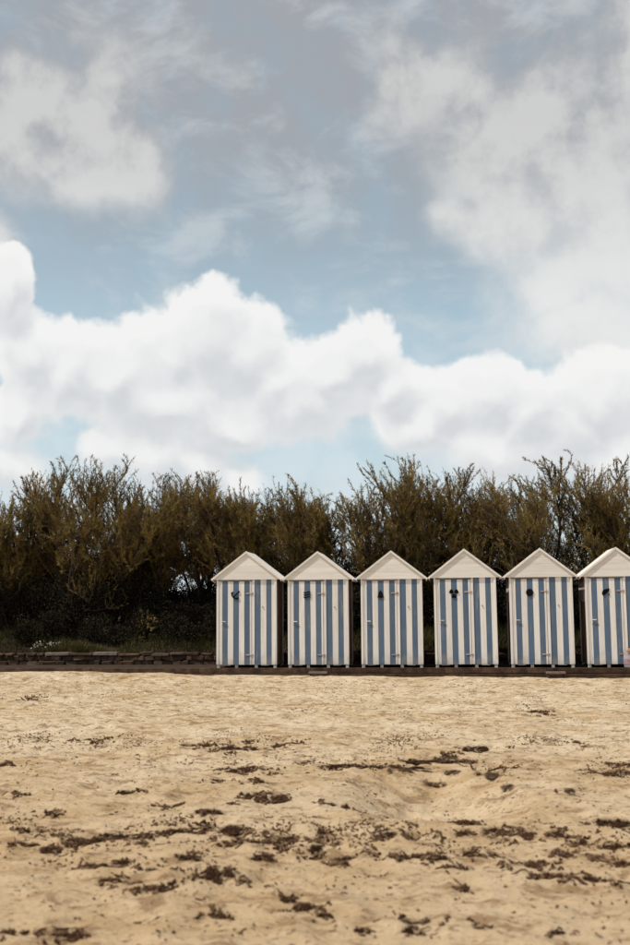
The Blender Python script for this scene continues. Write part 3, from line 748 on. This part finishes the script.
# ------------------------------------------------------------------ seaweed
def weed_mesh(seed, n=800):
    rg = np.random.default_rng(seed)
    nc = 14; cx = rg.uniform(-.42, .42, nc); cy = rg.uniform(-.36, .36, nc)*np.sqrt(np.maximum(.05, 1-(cx/.5)**2)); cr = rg.uniform(.025, .12, nc)
    i = rg.integers(0, nc, n); x = cx[i]+rg.normal(size=n)*cr[i]; y = cy[i]+rg.normal(size=n)*cr[i]
    # how tall the tangle is at each place
    hh = np.zeros(n)
    for k in range(nc): hh = np.maximum(hh, np.exp(-((x-cx[k])**2+(y-cy[k])**2)/(2*(cr[k]*1.1)**2))*(.5+cr[k]*3.5))
    a = rg.uniform(0, 2*math.pi, n); el_ = rg.normal(size=n)*.35
    d0 = np.stack([np.cos(a)*np.cos(el_), np.sin(a)*np.cos(el_), np.sin(el_)+.2], 1)
    P_, D_ = curve_paths(np.stack([x, y, hh*rg.random(n)*.8], 1), unit(d0), unit(rg.normal(size=(n, 3))*np.array([1, 1, .4])-np.array([0, 0, .5])), rg.uniform(.03, .10, n), 4, rg, .35)
    P_[..., 2] = np.maximum(P_[..., 2], -.05)
    V1, F1 = tubes(P_, np.tile(np.array([.004, .008, .007, .003]), (n, 1))*rg.uniform(.6, 1.6, (n, 1)), 3)
    # low matted heart of the clump
    gxx = np.linspace(-.55, .55, 34); A, B = np.meshgrid(gxx, gxx)
    Z = np.zeros_like(A)
    for k in range(nc): Z = np.maximum(Z, np.exp(-((A-cx[k])**2+(B-cy[k])**2)/(2*(cr[k]*.9)**2))*(.5+cr[k]*3.5))
    Z = Z*.75*(.4+1.2*vnoise(A*22+seed*7, B*22))-.31-.3*vnoise(A*30+seed, B*30)*.5
    idx = np.arange(A.size).reshape(A.shape)
    F2 = np.stack([idx[:-1, :-1], idx[:-1, 1:], idx[1:, 1:], idx[1:, :-1]], -1).reshape(-1, 4)
    V2 = np.stack([A, B, Z], -1).reshape(-1, 3)
    F2 = F2[(V2[F2][:, :, 2] > -.12).any(axis=1)]
    return np_mesh('seaweed', np.vstack([V1, V2]), np.vstack([F1, F2+len(V1)]))
WM = [weed_mesh(500+s) for s in range(9)]; WP = []
for m_ in WM: c_ = m_.copy(); c_.materials.append(M['weed_pale']); WP.append(c_); m_.materials.append(M['weed'])
L7 = [(210, 165, 70, 25), (400, 178, 70, 20), (480, 178, 60, 18), (565, 170, 40, 12), (490, 222, 80, 14), (540, 272, 55, 28), (505, 275, 30, 16), (340, 295, 30, 10), (415, 308, 50, 16), (445, 245, 30, 10),
      (515, 245, 30, 8), (10, 212, 30, 8), (45, 343, 30, 12), (95, 380, 40, 22), (60, 372, 40, 16), (165, 368, 80, 28), (245, 358, 70, 20), (325, 350, 30, 20), (370, 345, 70, 24), (460, 340, 90, 24), (520, 355, 90, 20),
      (375, 398, 60, 20), (250, 410, 60, 16), (195, 415, 50, 14), (215, 440, 35, 10), (525, 395, 40, 20), (620, 380, 40, 30), (455, 370, 40, 14), (580, 355, 60, 16), (440, 515, 40, 16),
      (580, 482, 35, 12), (610, 498, 45, 16), (125, 555, 90, 30), (15, 550, 25, 10), (310, 462, 80, 6), (300, 420, 24, 14), (325, 440, 30, 10), (100, 312, 30, 10), (45, 270, 30, 8), (65, 78, 30, 10), (265, 265, 50, 8)]
L8 = [(210, 345, 70, 22), (150, 355, 50, 24), (55, 388, 100, 24), (190, 400, 50, 18), (245, 398, 40, 14), (300, 327, 50, 12), (292, 350, 24, 14), (360, 345, 50, 18), (420, 350, 60, 22), (490, 352, 70, 22), (510, 385, 60, 28),
      (540, 370, 40, 20), (440, 412, 40, 20), (485, 432, 50, 12), (555, 440, 70, 16), (600, 325, 60, 18), (580, 225, 100, 20), (610, 212, 40, 12), (525, 167, 24, 8), (270, 192, 24, 10), (320, 180, 40, 14), (40, 290, 45, 10),
      (10, 345, 20, 14), (450, 104, 30, 8), (325, 390, 50, 16), (290, 415, 30, 8), (435, 438, 16, 10), (620, 410, 40, 14),
      (600, 380, 40, 14), (95, 545, 28, 10), (200, 530, 50, 6), (190, 545, 40, 8), (290, 460, 30, 8), (320, 528, 12, 6), (485, 548, 24, 6), (15, 513, 16, 8), (130, 208, 160, 10), (240, 208, 100, 8), (50, 212, 90, 8)]
PALE = [(300, 268, 30, 9), (325, 262, 26, 10), (225, 275, 26, 8), (280, 280, 40, 8), (365, 236, 26, 10), (350, 245, 44, 18), (215, 258, 34, 12), (265, 256, 46, 12), (500, 265, 34, 10), (240, 285, 60, 10), (170, 270, 40, 8), (390, 262, 30, 14)]
rng = random.Random(12)
WEEDS = []
def seaweed(px, py, wpx, hpx, pale=False, label=None):
    g, t = on_ground(px, py)
    z = float(sand_z(g[0], g[1])); g, t = on_ground(px, py, z)
    sx = wpx*t/FPX*1.25; sy = max(0.05, hpx*t*t/(FPX*1.6)*0.62); hz = min(0.085, 0.035+0.10*hpx*t/FPX)
    o = bpy.data.objects.new('seaweed_clump', rng.choice(WP if pale else WM)); COL.objects.link(o)
    o.location = (g[0], g[1], float(sand_z(g[0], g[1]))+0.004)
    if not pale: WEEDS.append((g[0], g[1], sx, sy))
    flip = rng.choice([0, math.pi]); o.rotation_euler = (0, 0, flip+rng.uniform(-.12, .12)); o.scale = (sx, min(sy, sx*1.8), hz)
    if label: o.scale.z = 0.16; return tag(o, label, 'seaweed')
    if pale: return tag(o, 'bleached brown seaweed scrap in or beside the hollow in the sand', 'seaweed', 'pale seaweed around the hollow')
    size = 'long thin' if wpx > 5.5*hpx else ('broad' if sx > .36 else ('middling' if sx > .22 else 'small'))
    band = 'lying in the thick wrack line' if 822 < py < 864 else ('on the sand between the wrack line and the huts' if py < 823 else 'on the sand across the wrack line from the huts')
    return tag(o, '%s dark dry seaweed clump %s' % (size, band), 'seaweed', 'seaweed clumps strewn over the beach')
for (a, b, c, d_) in L7: seaweed(a/2, 660+b/2, c/2, d_/2)
for (a, b, c, d_) in L8: seaweed(315+a/2, 660+b/2, c/2, d_/2)
for (a, b, c, d_) in PALE: seaweed(315+a/2, 660+b/2, c/2, d_/2, True)
seaweed(215, 875, 46, 16, False, 'heaped pointed mound of dark seaweed, the tallest on the sand')

# strewn crumbs of weed nobody could count
rg = np.random.default_rng(33)
NC = 90000
px = rg.uniform(-30, 660, NC); py = 682+rg.random(NC)**1.5*264
band = np.zeros(NC)
for c_, s_, a_ in ((743, 8, 1.8), (764, 6, .7), (836, 14, 1.0), (704, 16, .8), (860, 9, .4)): band = np.maximum(band, a_*np.exp(-((py-c_-.012*(px-315))/s_)**2))
pr = (.10+band)*np.clip(fbm(px*.03+3, py*.09, 4)*4.2-1.9, 0.02, 1.4)
kp = rg.random(NC) < pr*.44; px, py = px[kp], py[kp]
D_ = _fw[None]+_r2[None]*((px-IW/2)/FPX)[:, None]+_u2[None]*((IH/2-py)/FPX)[:, None]
t = -CAM[2]/D_[:, 2]; G = CAM[None]+D_*t[:, None]
n0 = len(G)
for (wx_, wy_, sx_, sy_) in WEEDS:            # broken bits round every clump
    m_ = int((11 if wy_ > -19 else 3)+95*min(1.0, sx_*max(sy_, .12)*6))
    ka = rg.normal(size=(6, 2))*np.array([sx_*.46, max(sy_, .10)*.5]); kk = rg.integers(0, 6, m_)      # in small knots
    G = np.vstack([G, np.stack([wx_+ka[kk, 0]+rg.normal(size=m_)*sx_*.09, wy_+ka[kk, 1]+rg.normal(size=m_)*max(sy_, .08)*.12, np.zeros(m_)], 1)])
n = len(G); fat = np.arange(n) >= n0
z = sand_z(G[:, 0], G[:, 1])
a = rg.uniform(0, 2*math.pi, n); d = unit(np.stack([np.cos(a), np.sin(a)*.7, rg.normal(size=n)*.15+.1], 1))
P_, Dd = curve_paths(np.stack([G[:, 0], G[:, 1], z+.003], 1), d, unit(rg.normal(size=(n, 3))*np.array([1, 1, .15])), (rg.gamma(2.0, .010, n)+.008)*np.where(fat, 1.7, 1.0), 5, rg, .5)
P_[..., 2] = sand_z(P_[..., 0], P_[..., 1])+.003+np.where(fat, .022, .010)[:, None]*rg.random((n, 1))*rg.random((n, 5))
V, F_ = tubes(P_, np.tile(np.array([.002, .005, .004, .005, .0015]), (n, 1))*(rg.uniform(.5, 1.7, n)*np.where(fat, 1.5, 1.0))[:, None], 3)
pale = (rg.random(n) < np.where(fat, .60, .85)).repeat(12)
o = link('seaweed_crumbs', np_mesh('seaweed_crumbs', V, F_, pale), ['weed', 'weed_pale'])
tag(o, 'fine brown crumbs of dried seaweed strewn over the sand', 'seaweed', kind='stuff')
